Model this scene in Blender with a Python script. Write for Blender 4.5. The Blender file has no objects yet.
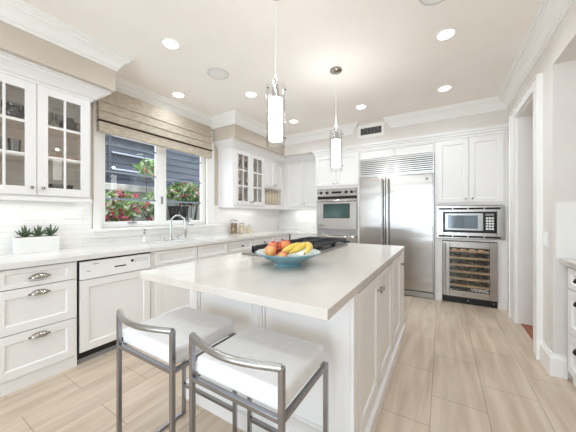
import bpy, bmesh, math, random
from mathutils import Vector, Matrix
random.seed(7)
C = bpy.context.scene.collection
S = bpy.context.scene
V = Vector
PI = math.pi

# ------------------------------------------------------------------ camera, world, lights, exposure
cd = bpy.data.cameras.new('camera'); cam = bpy.data.objects.new('camera', cd); C.objects.link(cam)
cam.location = (0, 0, 1.25); cam.rotation_euler = (PI/2, 0, math.radians(31.0))
cd.sensor_width = 36; cd.lens = 257/576*36; cd.shift_y = -1/576; cd.clip_start = .02
S.camera = cam
S.view_settings.view_transform = 'Standard'; S.view_settings.look = 'None'
S.view_settings.gamma = 1; S.view_settings.use_curve_mapping = False
S.view_settings.exposure = -0.67
S.cycles.max_bounces = 20; S.cycles.diffuse_bounces = 14; S.cycles.transparent_max_bounces = 16
W = bpy.data.worlds.new('world'); S.world = W; W.use_nodes = True
W.node_tree.nodes['Background'].inputs[0].default_value = (.78, .88, 1, 1)
W.node_tree.nodes['Background'].inputs[1].default_value = 4.6

def area(name, loc, rot, sx, sy, power, col=(1, 1, 1), shape='RECTANGLE', spread=180):
    l = bpy.data.lights.new(name, 'AREA'); l.shape = shape; l.size = sx
    if shape in ('RECTANGLE', 'ELLIPSE'): l.size_y = sy
    l.energy = power; l.color = col; l.spread = math.radians(spread)
    o = bpy.data.objects.new(name, l); C.objects.link(o); o.location = loc; o.rotation_euler = rot
    return o
# area lamps added inside the rear windows as fill, tilted up at the ceiling
area('rear_fill_a', (-1.75, -3.05, 1.35), (PI/2+.48, 0, 0), 1.5, 2.0, 62, (.73, .895, 1.03))
area('rear_fill_b', (-.25, -3.05, 1.35), (PI/2+.48, 0, 0), 1.1, 2.0, 76, (.73, .895, 1.03))
sd = bpy.data.lights.new('sun', 'SUN'); sd.energy = 2.6; sd.angle = .02; sd.color = (1, .96, .9)
so = bpy.data.objects.new('sun', sd); C.objects.link(so); so.rotation_euler = V((-.40, -.22, -.9)).to_track_quat('-Z', 'Y').to_euler()
# daylight falling in through the sink window
area('daylight_sink_window', (-3.42, 2.13, 1.75), (0, -PI/2, 0), 1.2, 1.3, 12, (.92, .97, 1))

# ------------------------------------------------------------------ materials
def lin(c):
    return tuple(((x/255)/12.92 if x/255 <= .04045 else ((x/255+.055)/1.055)**2.4) for x in c)
def mat(name, rgb, rough=.5, metal=0, spec=.5, emit=None, es=0, coat=0, aniso=0):
    m = bpy.data.materials.new(name); m.use_nodes = True
    b = m.node_tree.nodes['Principled BSDF']
    b.inputs['Base Color'].default_value = (*lin(rgb), 1); b.inputs['Roughness'].default_value = rough
    b.inputs['Metallic'].default_value = metal; b.inputs['Specular IOR Level'].default_value = spec
    b.inputs['Coat Weight'].default_value = coat; b.inputs['Anisotropic'].default_value = aniso
    if emit: b.inputs['Emission Color'].default_value = (*lin(emit), 1); b.inputs['Emission Strength'].default_value = es
    return m
def nt(m):
    t = m.node_tree; return t, t.nodes, t.links, t.nodes['Principled BSDF']
def noise_mix(m, ca, cb, scale=(4, 4, 4), detail=5, lo=.35, hi=.65, bump=0, src='Object'):
    t, n, l, b = nt(m)
    tc = n.new('ShaderNodeTexCoord'); mp = n.new('ShaderNodeMapping'); mp.inputs['Scale'].default_value = scale
    nz = n.new('ShaderNodeTexNoise'); nz.inputs['Scale'].default_value = 1; nz.inputs['Detail'].default_value = detail
    cr = n.new('ShaderNodeValToRGB'); e = cr.color_ramp.elements
    e[0].position = lo; e[1].position = hi; e[0].color = (*lin(ca), 1); e[1].color = (*lin(cb), 1)
    l.new(tc.outputs[src], mp.inputs[0]); l.new(mp.outputs[0], nz.inputs['Vector'])
    l.new(nz.outputs['Fac'], cr.inputs[0]); l.new(cr.outputs[0], b.inputs['Base Color'])
    if bump:
        bp = n.new('ShaderNodeBump'); bp.inputs['Strength'].default_value = bump; bp.inputs['Distance'].default_value = .01
        l.new(nz.outputs['Fac'], bp.inputs['Height']); l.new(bp.outputs[0], b.inputs['Normal'])
    return m
def glassy(name, fac=.1, tint=(1, 1, 1), edge=0):
    m = bpy.data.materials.new(name); m.use_nodes = True
    n = m.node_tree.nodes; l = m.node_tree.links; n.remove(n['Principled BSDF'])
    out = n['Material Output']; mx = n.new('ShaderNodeMixShader'); tr = n.new('ShaderNodeBsdfTransparent'); gl = n.new('ShaderNodeBsdfGlossy')
    tr.inputs[0].default_value = (*tint, 1); gl.inputs['Roughness'].default_value = .02
    if edge:
        lw = n.new('ShaderNodeLayerWeight'); lw.inputs[0].default_value = edge
        l.new(lw.outputs['Fresnel'], mx.inputs[0])
    else: mx.inputs[0].default_value = fac
    l.new(tr.outputs[0], mx.inputs[1]); l.new(gl.outputs[0], mx.inputs[2]); l.new(mx.outputs[0], out.inputs[0])
    return m
K = {}
K['cab'] = mat('white cabinet paint', (233, 231, 229), .38)
K['trim'] = mat('white trim paint', (240, 239, 236), .4)
K['wallw'] = noise_mix(mat('greige wall tone', (200, 190, 177), .8), (197, 187, 173), (203, 193, 180), (3, 3, 3))
K['wallr'] = noise_mix(mat('pale wall tone', (226, 221, 216), .8), (224, 218, 213), (228, 224, 219), (3, 3, 3))  # paler than the left walls: right wall, front wall and back soffit
K['ceil'] = noise_mix(mat('ceiling paint', (245, 240, 234), .9), (244, 238, 231), (247, 242, 236), (2, 2, 2))
K['quartz'] = noise_mix(mat('white quartz', (206, 201, 196), .2, spec=.4, coat=.1), (205, 197, 188), (212, 206, 199), (5, 2.2, 5), 8, .32, .52)
K['quartz2'] = noise_mix(mat('white perimeter quartz', (222, 220, 217), .16, coat=.2), (216, 213, 209), (226, 224, 221), (5, 2.2, 5), 8, .32, .55)
K['steel'] = mat('brushed stainless steel', (176, 170, 164), .22, 1, aniso=.5)
K['steel2'] = mat('satin stainless steel', (172, 170, 168), .3, 1)
K['slat'] = mat('light steel slat', (214, 212, 210), .3, 1)
K['chrome'] = mat('chrome', (205, 205, 206), .1, 1)
K['nickel'] = mat('polished nickel', (176, 170, 162), .16, 1)
K['stoolmetal'] = mat('brushed stool steel', (158, 158, 162), .26, 1)
K['bronze'] = mat('dark bronze', (52, 46, 42), .35, .8)
K['black'] = mat('black plastic', (14, 14, 15), .35)
K['gap'] = mat('dark joint', (40, 38, 36), .8)
K['iron'] = mat('cast iron', (22, 23, 26), .45)
K['oglass'] = mat('teal oven glass', (50, 80, 76), .06, spec=.7)
K['dglass'] = mat('dark oven glass', (22, 30, 30), .05, spec=.8)
K['mglass'] = mat('grey microwave window', (104, 118, 128), .08, spec=.8)
K['wglass'] = mat('white appliance plastic', (238, 238, 237), .3)
K['grey'] = mat('grey plastic', (140, 140, 140), .4)
K['leather'] = noise_mix(mat('white leatherette', (231, 231, 232), .42), (229, 229, 230), (234, 234, 235), (30, 30, 30), bump=.03)
K['glass'] = glassy('clear glass', .07)
K['wineglass'] = glassy('tinted cooler glass', .06, (.88, .9, .88))
K['tube'] = glassy('pendant glass', .07, (.97, .975, .975))
_t = K['tube'].node_tree; _lw = _t.nodes.new('ShaderNodeLayerWeight'); _lw.inputs[0].default_value = .5
_mr = _t.nodes.new('ShaderNodeMapRange'); _mr.inputs[1].default_value = .3; _mr.inputs[3].default_value = .03; _mr.inputs[4].default_value = .42
_t.links.new(_lw.outputs['Facing'], _mr.inputs[0]); _t.links.new(_mr.outputs[0], _t.nodes['Mix Shader'].inputs[0])
K['ware'] = glassy('drinking glass', .2, (.80, .83, .84), .35)
K['frost'] = mat('lit frosted glass', (255, 252, 246), .5, emit=(255, 249, 240), es=3.6)
K['lamp'] = mat('lit downlight lens', (255, 255, 255), .5, emit=(255, 250, 242), es=9)
K['rim'] = mat('grey speaker rim', (206, 204, 201), .6)
K['speaker'] = mat('speaker mesh', (232, 230, 227), .8)
K['inside'] = noise_mix(mat('cabinet interior', (236, 230, 221), .7), (228, 221, 210), (241, 236, 228), (2, 2, 25))
K['cream'] = mat('cream china', (236, 226, 205), .3)
K['china'] = mat('white china', (240, 240, 238), .25)
K['linen'] = noise_mix(mat('linen shade cloth', (190, 179, 162), .95), (178, 166, 148), (202, 192, 176), (14, 14, 60), 6, bump=.15)
K['band'] = mat('dark shade tape', (58, 44, 34), .9)
K['bowl'] = noise_mix(mat('blue glazed bowl', (112, 156, 168), .18, coat=.4), (102, 148, 162), (124, 166, 176), (9, 9, 9))
K['bowlin'] = mat('pale blue bowl glaze', (206, 218, 217), .2)
K['apple'] = noise_mix(mat('red apple skin', (200, 60, 52), .3), (196, 40, 48), (232, 176, 92), (18, 18, 6), 4, .45, .72)
K['apple2'] = noise_mix(mat('blush apple skin', (212, 84, 74), .3), (206, 58, 64), (234, 178, 112), (12, 12, 7), 4, .38, .62)
K['plum'] = mat('dark plum skin', (96, 30, 38), .3)
K['banana'] = noise_mix(mat('banana skin', (228, 196, 84), .45), (218, 184, 72), (234, 206, 104), (20, 20, 20))
K['bananatip'] = mat('banana tip', (90, 72, 40), .7)
K['aloe'] = noise_mix(mat('aloe leaf', (62, 82, 54), .45), (44, 64, 40), (96, 116, 78), (40, 40, 40))
K['soil'] = mat('potting soil', (58, 46, 38), .95)
K['ceramic'] = mat('white ceramic', (236, 236, 234), .3)
K['pasta'] = noise_mix(mat('dried pasta', (200, 170, 120), .7), (66, 48, 30), (196, 164, 116), (60, 60, 40), 2, .42, .66)
K['flour'] = noise_mix(mat('oats', (222, 206, 172), .8), (206, 186, 148), (232, 220, 192), (80, 80, 80))
K['siding'] = mat('blue grey siding', (74, 83, 95), .75)
K['sidetrim'] = mat('pale outdoor trim', (176, 186, 196), .6)
K['gwall'] = noise_mix(mat('grey green garden wall', (160, 168, 160), .85), (142, 150, 144), (176, 182, 174), (5, 5, 5))
K['gcap'] = noise_mix(mat('white wall cap', (226, 226, 220), .8), (200, 200, 195), (240, 240, 236), (8, 8, 8))
K['leaf'] = noise_mix(mat('shrub leaf', (92, 146, 66), .6), (60, 116, 50), (164, 204, 118), (9, 9, 9))
K['leafw'] = mat('pale variegated leaf', (222, 228, 206), .6)
K['petal'] = mat('magenta petal', (236, 70, 130), .6)
K['petal2'] = mat('coral petal', (224, 130, 96), .6)
K['bark'] = mat('twig bark', (84, 66, 50), .9)
K['pot'] = mat('dark pot', (34, 34, 36), .7)
K['muntin'] = mat('blue grey window bar', (136, 150, 166), .5)
K['wood'] = noise_mix(mat('pale beech rack', (206, 166, 130), .5), (196, 154, 116), (216, 178, 144), (4, 40, 40))
K['bottle'] = mat('dark wine bottle', (18, 26, 20), .1)
K['hallfloor'] = noise_mix(mat('red brown wood floor', (150, 82, 56), .35), (132, 68, 46), (164, 94, 66), (30, 3, 3))
K['ground'] = noise_mix(mat('garden ground', (110, 104, 92), .95), (96, 92, 80), (124, 116, 102), (3, 3, 3))
K['display'] = mat('dark display', (12, 14, 16), .15)
K['paper'] = mat('white card', (244, 243, 240), .7)

def steel_brush(m, axis):   # fine brushing grain for stainless
    t, n, l, b = nt(m)
    tc = n.new('ShaderNodeTexCoord'); mp = n.new('ShaderNodeMapping'); mp.inputs['Scale'].default_value = axis
    nz = n.new('ShaderNodeTexNoise'); nz.inputs['Scale'].default_value = 1; nz.inputs['Detail'].default_value = 3
    mr = n.new('ShaderNodeMapRange'); mr.inputs[3].default_value = .17; mr.inputs[4].default_value = .3
    l.new(tc.outputs['Object'], mp.inputs[0]); l.new(mp.outputs[0], nz.inputs['Vector'])
    l.new(nz.outputs['Fac'], mr.inputs[0]); l.new(mr.outputs[0], b.inputs['Roughness'])
    bp = n.new('ShaderNodeBump'); bp.inputs['Strength'].default_value = .5; bp.inputs['Distance'].default_value = .012
    nz2 = n.new('ShaderNodeTexNoise'); nz2.inputs['Scale'].default_value = 1; nz2.inputs['Detail'].default_value = 1; mp2 = n.new('ShaderNodeMapping'); mp2.inputs['Scale'].default_value = (1.2, 1.2, 4.5)
    l.new(tc.outputs['Object'], mp2.inputs[0]); l.new(mp2.outputs[0], nz2.inputs['Vector']); l.new(nz2.outputs['Fac'], bp.inputs['Height']); l.new(bp.outputs[0], b.inputs['Normal'])
steel_brush(K['steel'], (2, 2, 300))

def bricks(name, c1, c2, mortar, bw, rh, ms, rot, loc=(0, 0, 0), rough=.3, vein=None, bump=.25, offset=.5):
    m = mat(name, c1, rough); t, n, l, b = nt(m)
    tc = n.new('ShaderNodeTexCoord'); sx = n.new('ShaderNodeSeparateXYZ'); cx = n.new('ShaderNodeCombineXYZ')
    l.new(tc.outputs['Object'], sx.inputs[0]); l.new(sx.outputs[rot[0]], cx.inputs[0]); l.new(sx.outputs[rot[1]], cx.inputs[1])
    mp = n.new('ShaderNodeMapping'); mp.inputs['Location'].default_value = loc; l.new(cx.outputs[0], mp.inputs[0])
    br = n.new('ShaderNodeTexBrick'); br.inputs['Scale'].default_value = 1; br.inputs['Brick Width'].default_value = bw
    br.inputs['Row Height'].default_value = rh; br.inputs['Mortar Size'].default_value = ms; br.inputs['Mortar Smooth'].default_value = .1
    br.offset = offset; br.inputs['Color1'].default_value = (*lin(c1), 1); br.inputs['Color2'].default_value = (*lin(c2), 1)
    br.inputs['Mortar'].default_value = (*lin(mortar), 1); l.new(mp.outputs[0], br.inputs['Vector'])
    col = br.outputs['Color']
    if vein:
        m2 = n.new('ShaderNodeMapping'); m2.inputs['Scale'].default_value = vein[0]; l.new(cx.outputs[0], m2.inputs[0])
        nz = n.new('ShaderNodeTexNoise'); nz.inputs['Scale'].default_value = 1; nz.inputs['Detail'].default_value = 7
        nz.inputs['Distortion'].default_value = .35; l.new(m2.outputs[0], nz.inputs['Vector'])
        cr = n.new('ShaderNodeValToRGB'); e = cr.color_ramp.elements; e[0].position = .36; e[1].position = .64
        e[0].color = (*lin(vein[1]), 1); e[1].color = (1, 1, 1, 1); l.new(nz.outputs['Fac'], cr.inputs[0])
        mx = n.new('ShaderNodeMix'); mx.data_type = 'RGBA'; mx.blend_type = 'MULTIPLY'; mx.inputs[0].default_value = 1
        l.new(col, mx.inputs[6]); l.new(cr.outputs[0], mx.inputs[7]); col = mx.outputs[2]
    l.new(col, b.inputs['Base Color'])
    bp = n.new('ShaderNodeBump'); bp.invert = True; bp.inputs['Strength'].default_value = bump; bp.inputs['Distance'].default_value = .003
    l.new(br.outputs['Fac'], bp.inputs['Height']); l.new(bp.outputs[0], b.inputs['Normal'])
    return m
K['floor'] = bricks('limestone plank tile', (214, 198, 179), (206, 190, 172), (172, 154, 136), .61, .31, .0028, (1, 0), (-1.735, .065+.31*40, 0), .34, ((1.5, 14, 1), (229, 223, 217)))
K['tileL'] = bricks('white splash tile side', (240, 239, 237), (236, 235, 232), (225, 223, 219), .3, .05, .0025, (1, 2), rough=.15, bump=.4)
K['tileB'] = bricks('white splash tile rear', (240, 239, 237), (236, 235, 232), (225, 223, 219), .3, .05, .0025, (0, 2), rough=.15, bump=.4)

# ------------------------------------------------------------------ mesh helpers
class G:
    def __init__(s): s.b = bmesh.new()
    def box(s, x0, x1, y0, y1, z0, z1):
        v = [s.b.verts.new((x, y, z)) for x in (x0, x1) for y in (y0, y1) for z in (z0, z1)]
        for f in ((0, 1, 3, 2), (4, 6, 7, 5), (0, 4, 5, 1), (2, 3, 7, 6), (0, 2, 6, 4), (1, 5, 7, 3)): s.b.faces.new([v[i] for i in f])
        return s
    def hexa(s, p):     # eight points: bottom ring 0-3, top ring 4-7
        v = [s.b.verts.new(q) for q in p]
        for f in ((3, 2, 1, 0), (4, 5, 6, 7), (0, 1, 5, 4), (1, 2, 6, 5), (2, 3, 7, 6), (3, 0, 4, 7)): s.b.faces.new([v[i] for i in f])
        return s
    def lathe(s, prof, c, axis=(0, 0, 1), n=24, cap=True):
        a = V(axis).normalized(); u = a.orthogonal().normalized(); w = a.cross(u); c = V(c); rings = []
        for r, h in prof:
            if r < 1e-6: rings.append([s.b.verts.new(c+a*h)])
            else: rings.append([s.b.verts.new(c+a*h+(u*math.cos(2*PI*i/n)+w*math.sin(2*PI*i/n))*r) for i in range(n)])
        for A, B in zip(rings, rings[1:]):
            for i in range(n):
                j = (i+1) % n
                q = [A[i % len(A)], A[j % len(A)], B[j % len(B)], B[i % len(B)]]
                q = list(dict.fromkeys(q))
                if len(q) > 2: s.b.faces.new(q)
        if cap:
            for R in (rings[0], rings[-1]):
                if len(R) > 2: s.b.faces.new(R)
        return s
    def tube(s, pts, r, n=10, square=False, radii=None):
        pts = [V(p) for p in pts]; rings = []; k = 4 if square else n
        d0 = (pts[1]-pts[0]).normalized(); up = V((0, 0, 1)) if abs(d0.z) < .9 else V((1, 0, 0))
        for i, p in enumerate(pts):
            d = ((pts[min(i+1, len(pts)-1)]-p).normalized()+(p-pts[max(i-1, 0)]).normalized()).normalized()
            u = (up-d*up.dot(d)).normalized(); w = d.cross(u); up = u
            rr = radii[i] if radii else r
            ph = PI/4 if square else 0; q = rr*math.sqrt(2) if square else rr
            rings.append([s.b.verts.new(p+(u*math.cos(2*PI*j/k+ph)+w*math.sin(2*PI*j/k+ph))*q) for j in range(k)])
        for A, B in zip(rings, rings[1:]):
            for j in range(k): s.b.faces.new((A[j], A[(j+1) % k], B[(j+1) % k], B[j]))
        s.b.faces.new(rings[0]); s.b.faces.new(rings[-1])
        return s
    def sweep(s, prof, path):   # moulding: room on the right of the path
        P = [V(p) for p in path]; rings = []
        nr = lambda a, b: V(((b-a).y, -(b-a).x)).normalized()
        for i, p in enumerate(P):
            n1 = nr(P[i-1], p) if i else None; n2 = nr(p, P[i+1]) if i < len(P)-1 else None
            m = n1 if n2 is None else n2 if n1 is None else (n1+n2)/(1+n1.dot(n2))
            rings.append([s.b.verts.new((p.x+m.x*d, p.y+m.y*d, z)) for d, z in prof])
        k = len(prof)
        for A, B in zip(rings, rings[1:]):
            for j in range(k): s.b.faces.new((A[j], A[(j+1) % k], B[(j+1) % k], B[j]))
        s.b.faces.new(rings[0]); s.b.faces.new(rings[-1])
        return s
    def quad(s, *p):
        s.b.faces.new([s.b.verts.new(q) for q in p]); return s
    def ball(s, c, r, sub=2, sc=(1, 1, 1)):
        m = Matrix.Translation(c) @ Matrix.Diagonal((r*sc[0], r*sc[1], r*sc[2], 1))
        bmesh.ops.create_icosphere(s.b, subdivisions=sub, radius=1, matrix=m); return s

def rootof(o):
    while o.parent: o = o.parent
    return o
def obj(name, g, m, parent=None, bevel=0, smooth=False, at=None, seg=2):
    bmesh.ops.recalc_face_normals(g.b, faces=g.b.faces)
    L = V(rootof(parent).location) if parent else V(at or (0, 0, 0))
    if L.length: bmesh.ops.translate(g.b, verts=g.b.verts, vec=-L)
    me = bpy.data.meshes.new(name); g.b.to_mesh(me); g.b.free()
    me.materials.append(K[m] if isinstance(m, str) else m)
    o = bpy.data.objects.new(name, me); C.objects.link(o)
    if parent: o.parent = parent
    else: o.location = L
    if smooth:
        for p in me.polygons: p.use_smooth = True
        me.set_sharp_from_angle(angle=math.radians(40))
    if bevel:
        b = o.modifiers.new('bevel', 'BEVEL'); b.width = bevel; b.segments = seg; b.limit_method = 'ANGLE'; b.angle_limit = math.radians(50)
    return o
def tag(o, label, cat, group=None):
    o['label'] = label; o['category'] = cat
    if group: o['group'] = group
    return o
def thing(name, label, cat, loc=(0, 0, 0), group=None):
    o = bpy.data.objects.new(name, None); C.objects.link(o); o.location = loc; o.empty_display_size = .1
    return tag(o, label, cat, group)
def struct(name, g, m, **k):
    o = obj(name, g, m, **k); o['kind'] = 'structure'; return o
def copytree(o, loc, label, parent=None):
    c = o.copy(); C.objects.link(c)
    if parent: c.parent = parent
    else: c.location = loc; c['label'] = label
    for ch in list(o.children): copytree(ch, None, None, c)
    return c
def textmesh(name, body, size, m, parent, pos, rot, depth=.0006):
    cu = bpy.data.curves.new(name, 'FONT'); cu.body = body; cu.size = size; cu.extrude = depth; cu.align_x = 'CENTER'; cu.align_y = 'CENTER'
    t = bpy.data.objects.new(name, cu); C.objects.link(t)
    me = bpy.data.meshes.new_from_object(t.evaluated_get(bpy.context.evaluated_depsgraph_get()))
    bpy.data.objects.remove(t)
    o = bpy.data.objects.new(name, me); C.objects.link(o); me.materials.clear(); me.materials.append(K[m])
    o.parent = parent; o.location = V(pos)-V(rootof(parent).location); o.rotation_euler = rot
    return o

class Fr:   # a cabinet front: u along it, n out of it
    def __init__(s, U, N, n0): s.U = V(U); s.N = V(N); s.n0 = n0
    def p(s, u, n, z): return s.U*u+s.N*(s.n0+n)+V((0, 0, z))
    def box(s, g, u0, u1, n0, n1, z0, z1):
        return g.hexa([s.p(u0, n0, z0), s.p(u1, n0, z0), s.p(u1, n1, z0), s.p(u0, n1, z0), s.p(u0, n0, z1), s.p(u1, n0, z1), s.p(u1, n1, z1), s.p(u0, n1, z1)])
    def shaker(s, g, u0, u1, z0, z1, rail=.06, t=.02, rec=.011, st=.008, railz=None):
        rz = rail if railz is None else railz
        def ring(i, iz, n): return [g.b.verts.new(s.p(u, n, z)) for u, z in ((u0+i, z0+iz), (u1-i, z0+iz), (u1-i, z1-iz), (u0+i, z1-iz))]
        R = [ring(0, 0, 0), ring(0, 0, t-.002), ring(.002, .002, t), ring(rail, rz, t), ring(rail+st, rz+st, t-rec)]
        g.b.faces.new(R[0]); g.b.faces.new(R[-1])
        for A, B in zip(R, R[1:]):
            for j in range(4): g.b.faces.new((A[j], A[(j+1) % 4], B[(j+1) % 4], B[j]))
        return g
    def ringframe(s, g, u0, u1, z0, z1, rail, t=.02, railz=None, n0=0):
        rz = rail if railz is None else railz
        s.box(g, u0, u0+rail, n0, n0+t, z0, z1); s.box(g, u1-rail, u1, n0, n0+t, z0, z1)
        s.box(g, u0+rail, u1-rail, n0, n0+t, z0, z0+rz); s.box(g, u0+rail, u1-rail, n0, n0+t, z1-rz, z1); return g
LEFT = lambda x: Fr((0, 1, 0), (1, 0, 0), x)       # faces +x, u = y
BACK = lambda y: Fr((1, 0, 0), (0, -1, 0), -y)     # faces -y, u = x
SIDE = lambda x: Fr((0, 1, 0), (-1, 0, 0), -x)     # faces -x, u = y

def knob(F, u, z, parent, m='nickel', n=.02, r=.014):
    g = G(); g.lathe([(.009, 0), (.009, .003), (.005, .006), (.005, .014), (r*.8, .018), (r, .023), (r*.85, .029), (.004, .032), (0, .032)], F.p(u, n, z), F.N, 14)
    return obj('knob', g, m, parent, smooth=True)
def cup_pull(F, u, z, parent, m='nickel', w=.05, n=.02):
    g = G(); rows = []
    for i in range(13):         # half dome bin pull with flared back tabs
        a = PI*i/12; uu = u-w*math.cos(a)
        rows.append([g.b.verts.new(F.p(uu, n+.001+.032*math.sin(a)**.7*math.sin(b), z-.016+.036*math.cos(b)*(.3+.7*math.sin(a)))) for b in [PI/2*j/6 for j in range(7)]])
    for A, B in zip(rows, rows[1:]):
        for j in range(6): g.b.faces.new((A[j], A[j+1], B[j+1], B[j]))
    for sgn in (-1, 1):
        F.box(g, u+sgn*w-.012, u+sgn*w+.012, n, n+.003, z-.016, z-.002)
        g.lathe([(.004, 0), (.004, .003), (0, .005)], F.p(u+sgn*(w+.008), n, z-.009), F.N, 8)
    o = obj('handle', g, m, parent, smooth=True)
    s = o.modifiers.new('thick', 'SOLIDIFY'); s.thickness = .003
    return o
def front(F, kind, u0, u1, z0, z1, parent, rail=.06, railz=None, m='cab', bev=0):
    return obj(kind, F.shaker(G(), u0, u1, z0, z1, rail, railz=railz), m, parent)
def glass_door(F, u0, u1, z0, z1, parent, rail=.06, cols=2, rows=3):
    g = F.ringframe(G(), u0, u1, z0, z1, rail)
    a0, a1, b0, b1 = u0+rail, u1-rail, z0+rail, z1-rail
    for i in range(1, cols): c = a0+(a1-a0)*i/cols; F.box(g, c-.008, c+.008, .004, .017, b0, b1)
    for i in range(1, rows): c = b0+(b1-b0)*i/rows; F.box(g, a0, a1, .004, .0165, c-.009, c+.009)
    d = obj('door', g, 'cab', parent, bevel=.0015)
    obj('glass_pane', F.box(G(), a0-.004, a1+.004, .007, .010, b0-.004, b1+.004), 'glass', d)
    return d

# ------------------------------------------------------------------ room shell
XL, YB, XR, ZC, YF = -3.24, 5.0, .74, 2.8, -3.2
struct('floor', G().box(XL-.16, 1.46, YF-.1, YB+.1, -.06, 0), 'floor')
struct('ceiling', G().box(XL-.16, 1.46, YF-.1, YB+.1, ZC, ZC+.08), 'ceil')
WY0, WY1, WZ0, WZ1 = 1.352, 2.86, 1.10, 2.52
g = G()
g.box(XL-.16, XL, YF-.1, WY0, 0, ZC).box(XL-.16, XL, WY1, YB+.1, 0, ZC).box(XL-.16, XL, WY0, WY1, 0, WZ0).box(XL-.16, XL, WY0, WY1, WZ1, ZC)
struct('wall_left', g, 'wallw')
struct('wall_back', G().box(XL, XR+.15, YB, YB+.1, 0, ZC), 'wallw')
DY0, DY1, DZ = 3.17, 3.91, 2.385
NY0, NY1, NZ, NX = 1.0, 2.79, 2.425, 1.42
g = G()
g.box(XR, XR+.15, NY1, DY0, 0, ZC).box(XR, XR+.15, DY1, YB, 0, ZC).box(XR, XR+.15, DY0, DY1, DZ, ZC)
g.box(XR, XR+.15, YF, NY0, 0, ZC).box(XR, XR+.15, NY0, NY1, NZ, ZC)
g.box(XR+.15, NX, NY1, NY1+.1, 0, ZC).box(XR+.15, NX, NY0-.1, NY0, 0, ZC).box(NX, NX+.1, NY0-.1, NY1+.1, 0, ZC).box(XR+.15, NX, NY0, NY1, NZ, NZ+.1)
struct('wall_right', g, 'wallr')
g = G()   # rear wall behind the camera with two tall window openings
RW = [(-2.5, -1.0), (-.8, .3)]
g.box(XL, XR+.15, YF-.1, YF, 0, .38).box(XL, XR+.15, YF-.1, YF, 2.52, ZC)
for a, b in ((XL, -2.5), (-1.0, -.8), (.3, XR+.15)): g.box(a, b, YF-.1, YF, .38, 2.52)
struct('wall_front', g, 'wallr')
for i, (a, b) in enumerate(RW):
    g = G()
    for q in (a, (a+b)/2-.02, b-.04): g.box(q, q+.04, YF-.09, YF-.03, .38, 2.52)
    for z in (.38, 1.4, 2.48): g.box(a, b, YF-.085, YF-.035, z, z+.04)
    struct('window_%d' % (i+2), g, 'trim')
# soffits above the cabinets
struct('wall_soffit_left', G().box(XL, -2.73, YF, 1.281, 2.458, ZC), 'wallw')
g = G().box(XL, -2.73, 2.963, YB, 2.45, ZC)
struct('wall_soffit_corner', g, 'wallw')
struct('wall_soffit_back', G().box(-2.73, XR, 4.40, YB, 2.44, ZC), 'wallr')
CP = [(0, -.15), (.012, -.15), (.014, -.128), (.026, -.124), (.032, -.105), (.05, -.075), (.075, -.055), (.088, -.05), (.09, -.03), (.104, -.028), (.106, -.018), (.118, -.016), (.118, 0), (0, 0)]
CP = [(d, ZC+z) for d, z in CP]
struct('trim_1', G().sweep(CP, [(-2.73, YF), (-2.73, 1.281), (XL, 1.281), (XL, 2.963), (-2.73, 2.963), (-2.73, 4.40), (-1.338, 4.40), (-1.338, 4.45)]), 'trim')
struct('trim_2', G().sweep(CP, [(-.70, 4.45), (-.70, 4.40), (XR, 4.40), (XR, YF)]), 'trim')
# splash tiles
struct('wall_backsplash_left', G().box(XL, XL+.008, -.4, 1.28, .915, 1.41).box(XL, XL+.008, 1.28, 3.01, .915, 1.0).box(XL, XL+.008, 3.01, YB, .915, 1.41), 'tileL')
struct('wall_backsplash_back', G().box(XL+.008, -2.03, YB-.008, YB, .915, 1.41), 'tileB')
struct('wall_backsplash_niche', G().box(XR+.016, NX, NY1-.008, NY1, .915, 1.35), 'china')
# sink window
w = struct('window_1', G().box(-3.33, -3.27, WY0, WY0+.06, WZ0, WZ1).box(-3.33, -3.27, WY1-.05, WY1, WZ0, WZ1).box(-3.33, -3.27, 2.06, 2.165, WZ0, WZ1).box(-3.33, -3.27, WY0+.06, 2.06, WZ0, WZ0+.05).box(-3.33, -3.27, 2.165, WY1-.05, WZ0, WZ0+.05).box(-3.33, -3.27, WY0+.06, 2.06, WZ1-.05, WZ1).box(-3.33, -3.27, 2.165, WY1-.05, WZ1-.05, WZ1), 'trim', bevel=.003)
for y0, y1 in ((1.412, 2.06), (2.165, 2.81)):
    g = G().box(-3.318, -3.285, y0, y0+.022, 1.15, 2.47).box(-3.318, -3.285, y1-.022, y1, 1.15, 2.47).box(-3.318, -3.285, y0+.022, y1-.022, 1.15, 1.172).box(-3.318, -3.285, y0+.022, y1-.022, 2.45, 2.47)
    obj('sash', g, 'trim', w, bevel=.002)
    obj('pane', G().box(-3.304, -3.300, y0+.02, y1-.02, 1.17, 2.452), 'glass', w)
    g = G()
    for z in (1.44, 1.757, 2.08): g.box(-3.314, -3.290, y0+.02, y1-.02, z-.011, z+.011)
    obj('window_bar', g, 'muntin', w)
for y in (1.72, 2.5):
    obj('crank_handle', G().box(-3.285, -3.245, y-.045, y+.045, 1.15, 1.163).tube([(-3.25, y-.03, 1.16), (-3.235, y+.03, 1.178), (-3.235, y+.045, 1.178)], .005), 'grey', w)
obj('latch', G().box(-3.272, -3.258, 2.10, 2.125, 1.40, 1.50), 'grey', w, bevel=.003)
struct('trim_3', G().box(XL, -3.215, 1.295, 1.366, 1.10, 2.50).box(XL, -3.215, 2.848, 3.0, 1.10, 2.50).box(XL, -3.215, 1.295, 3.0, 2.50, 2.62)
       .box(XL, -3.205, 1.28, 3.01, 1.0, 1.07), 'trim', bevel=.003)
struct('trim_4', G().box(-3.27, -3.165, 1.265, 3.02, 1.07, 1.10), 'trim', bevel=.004)
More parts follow.
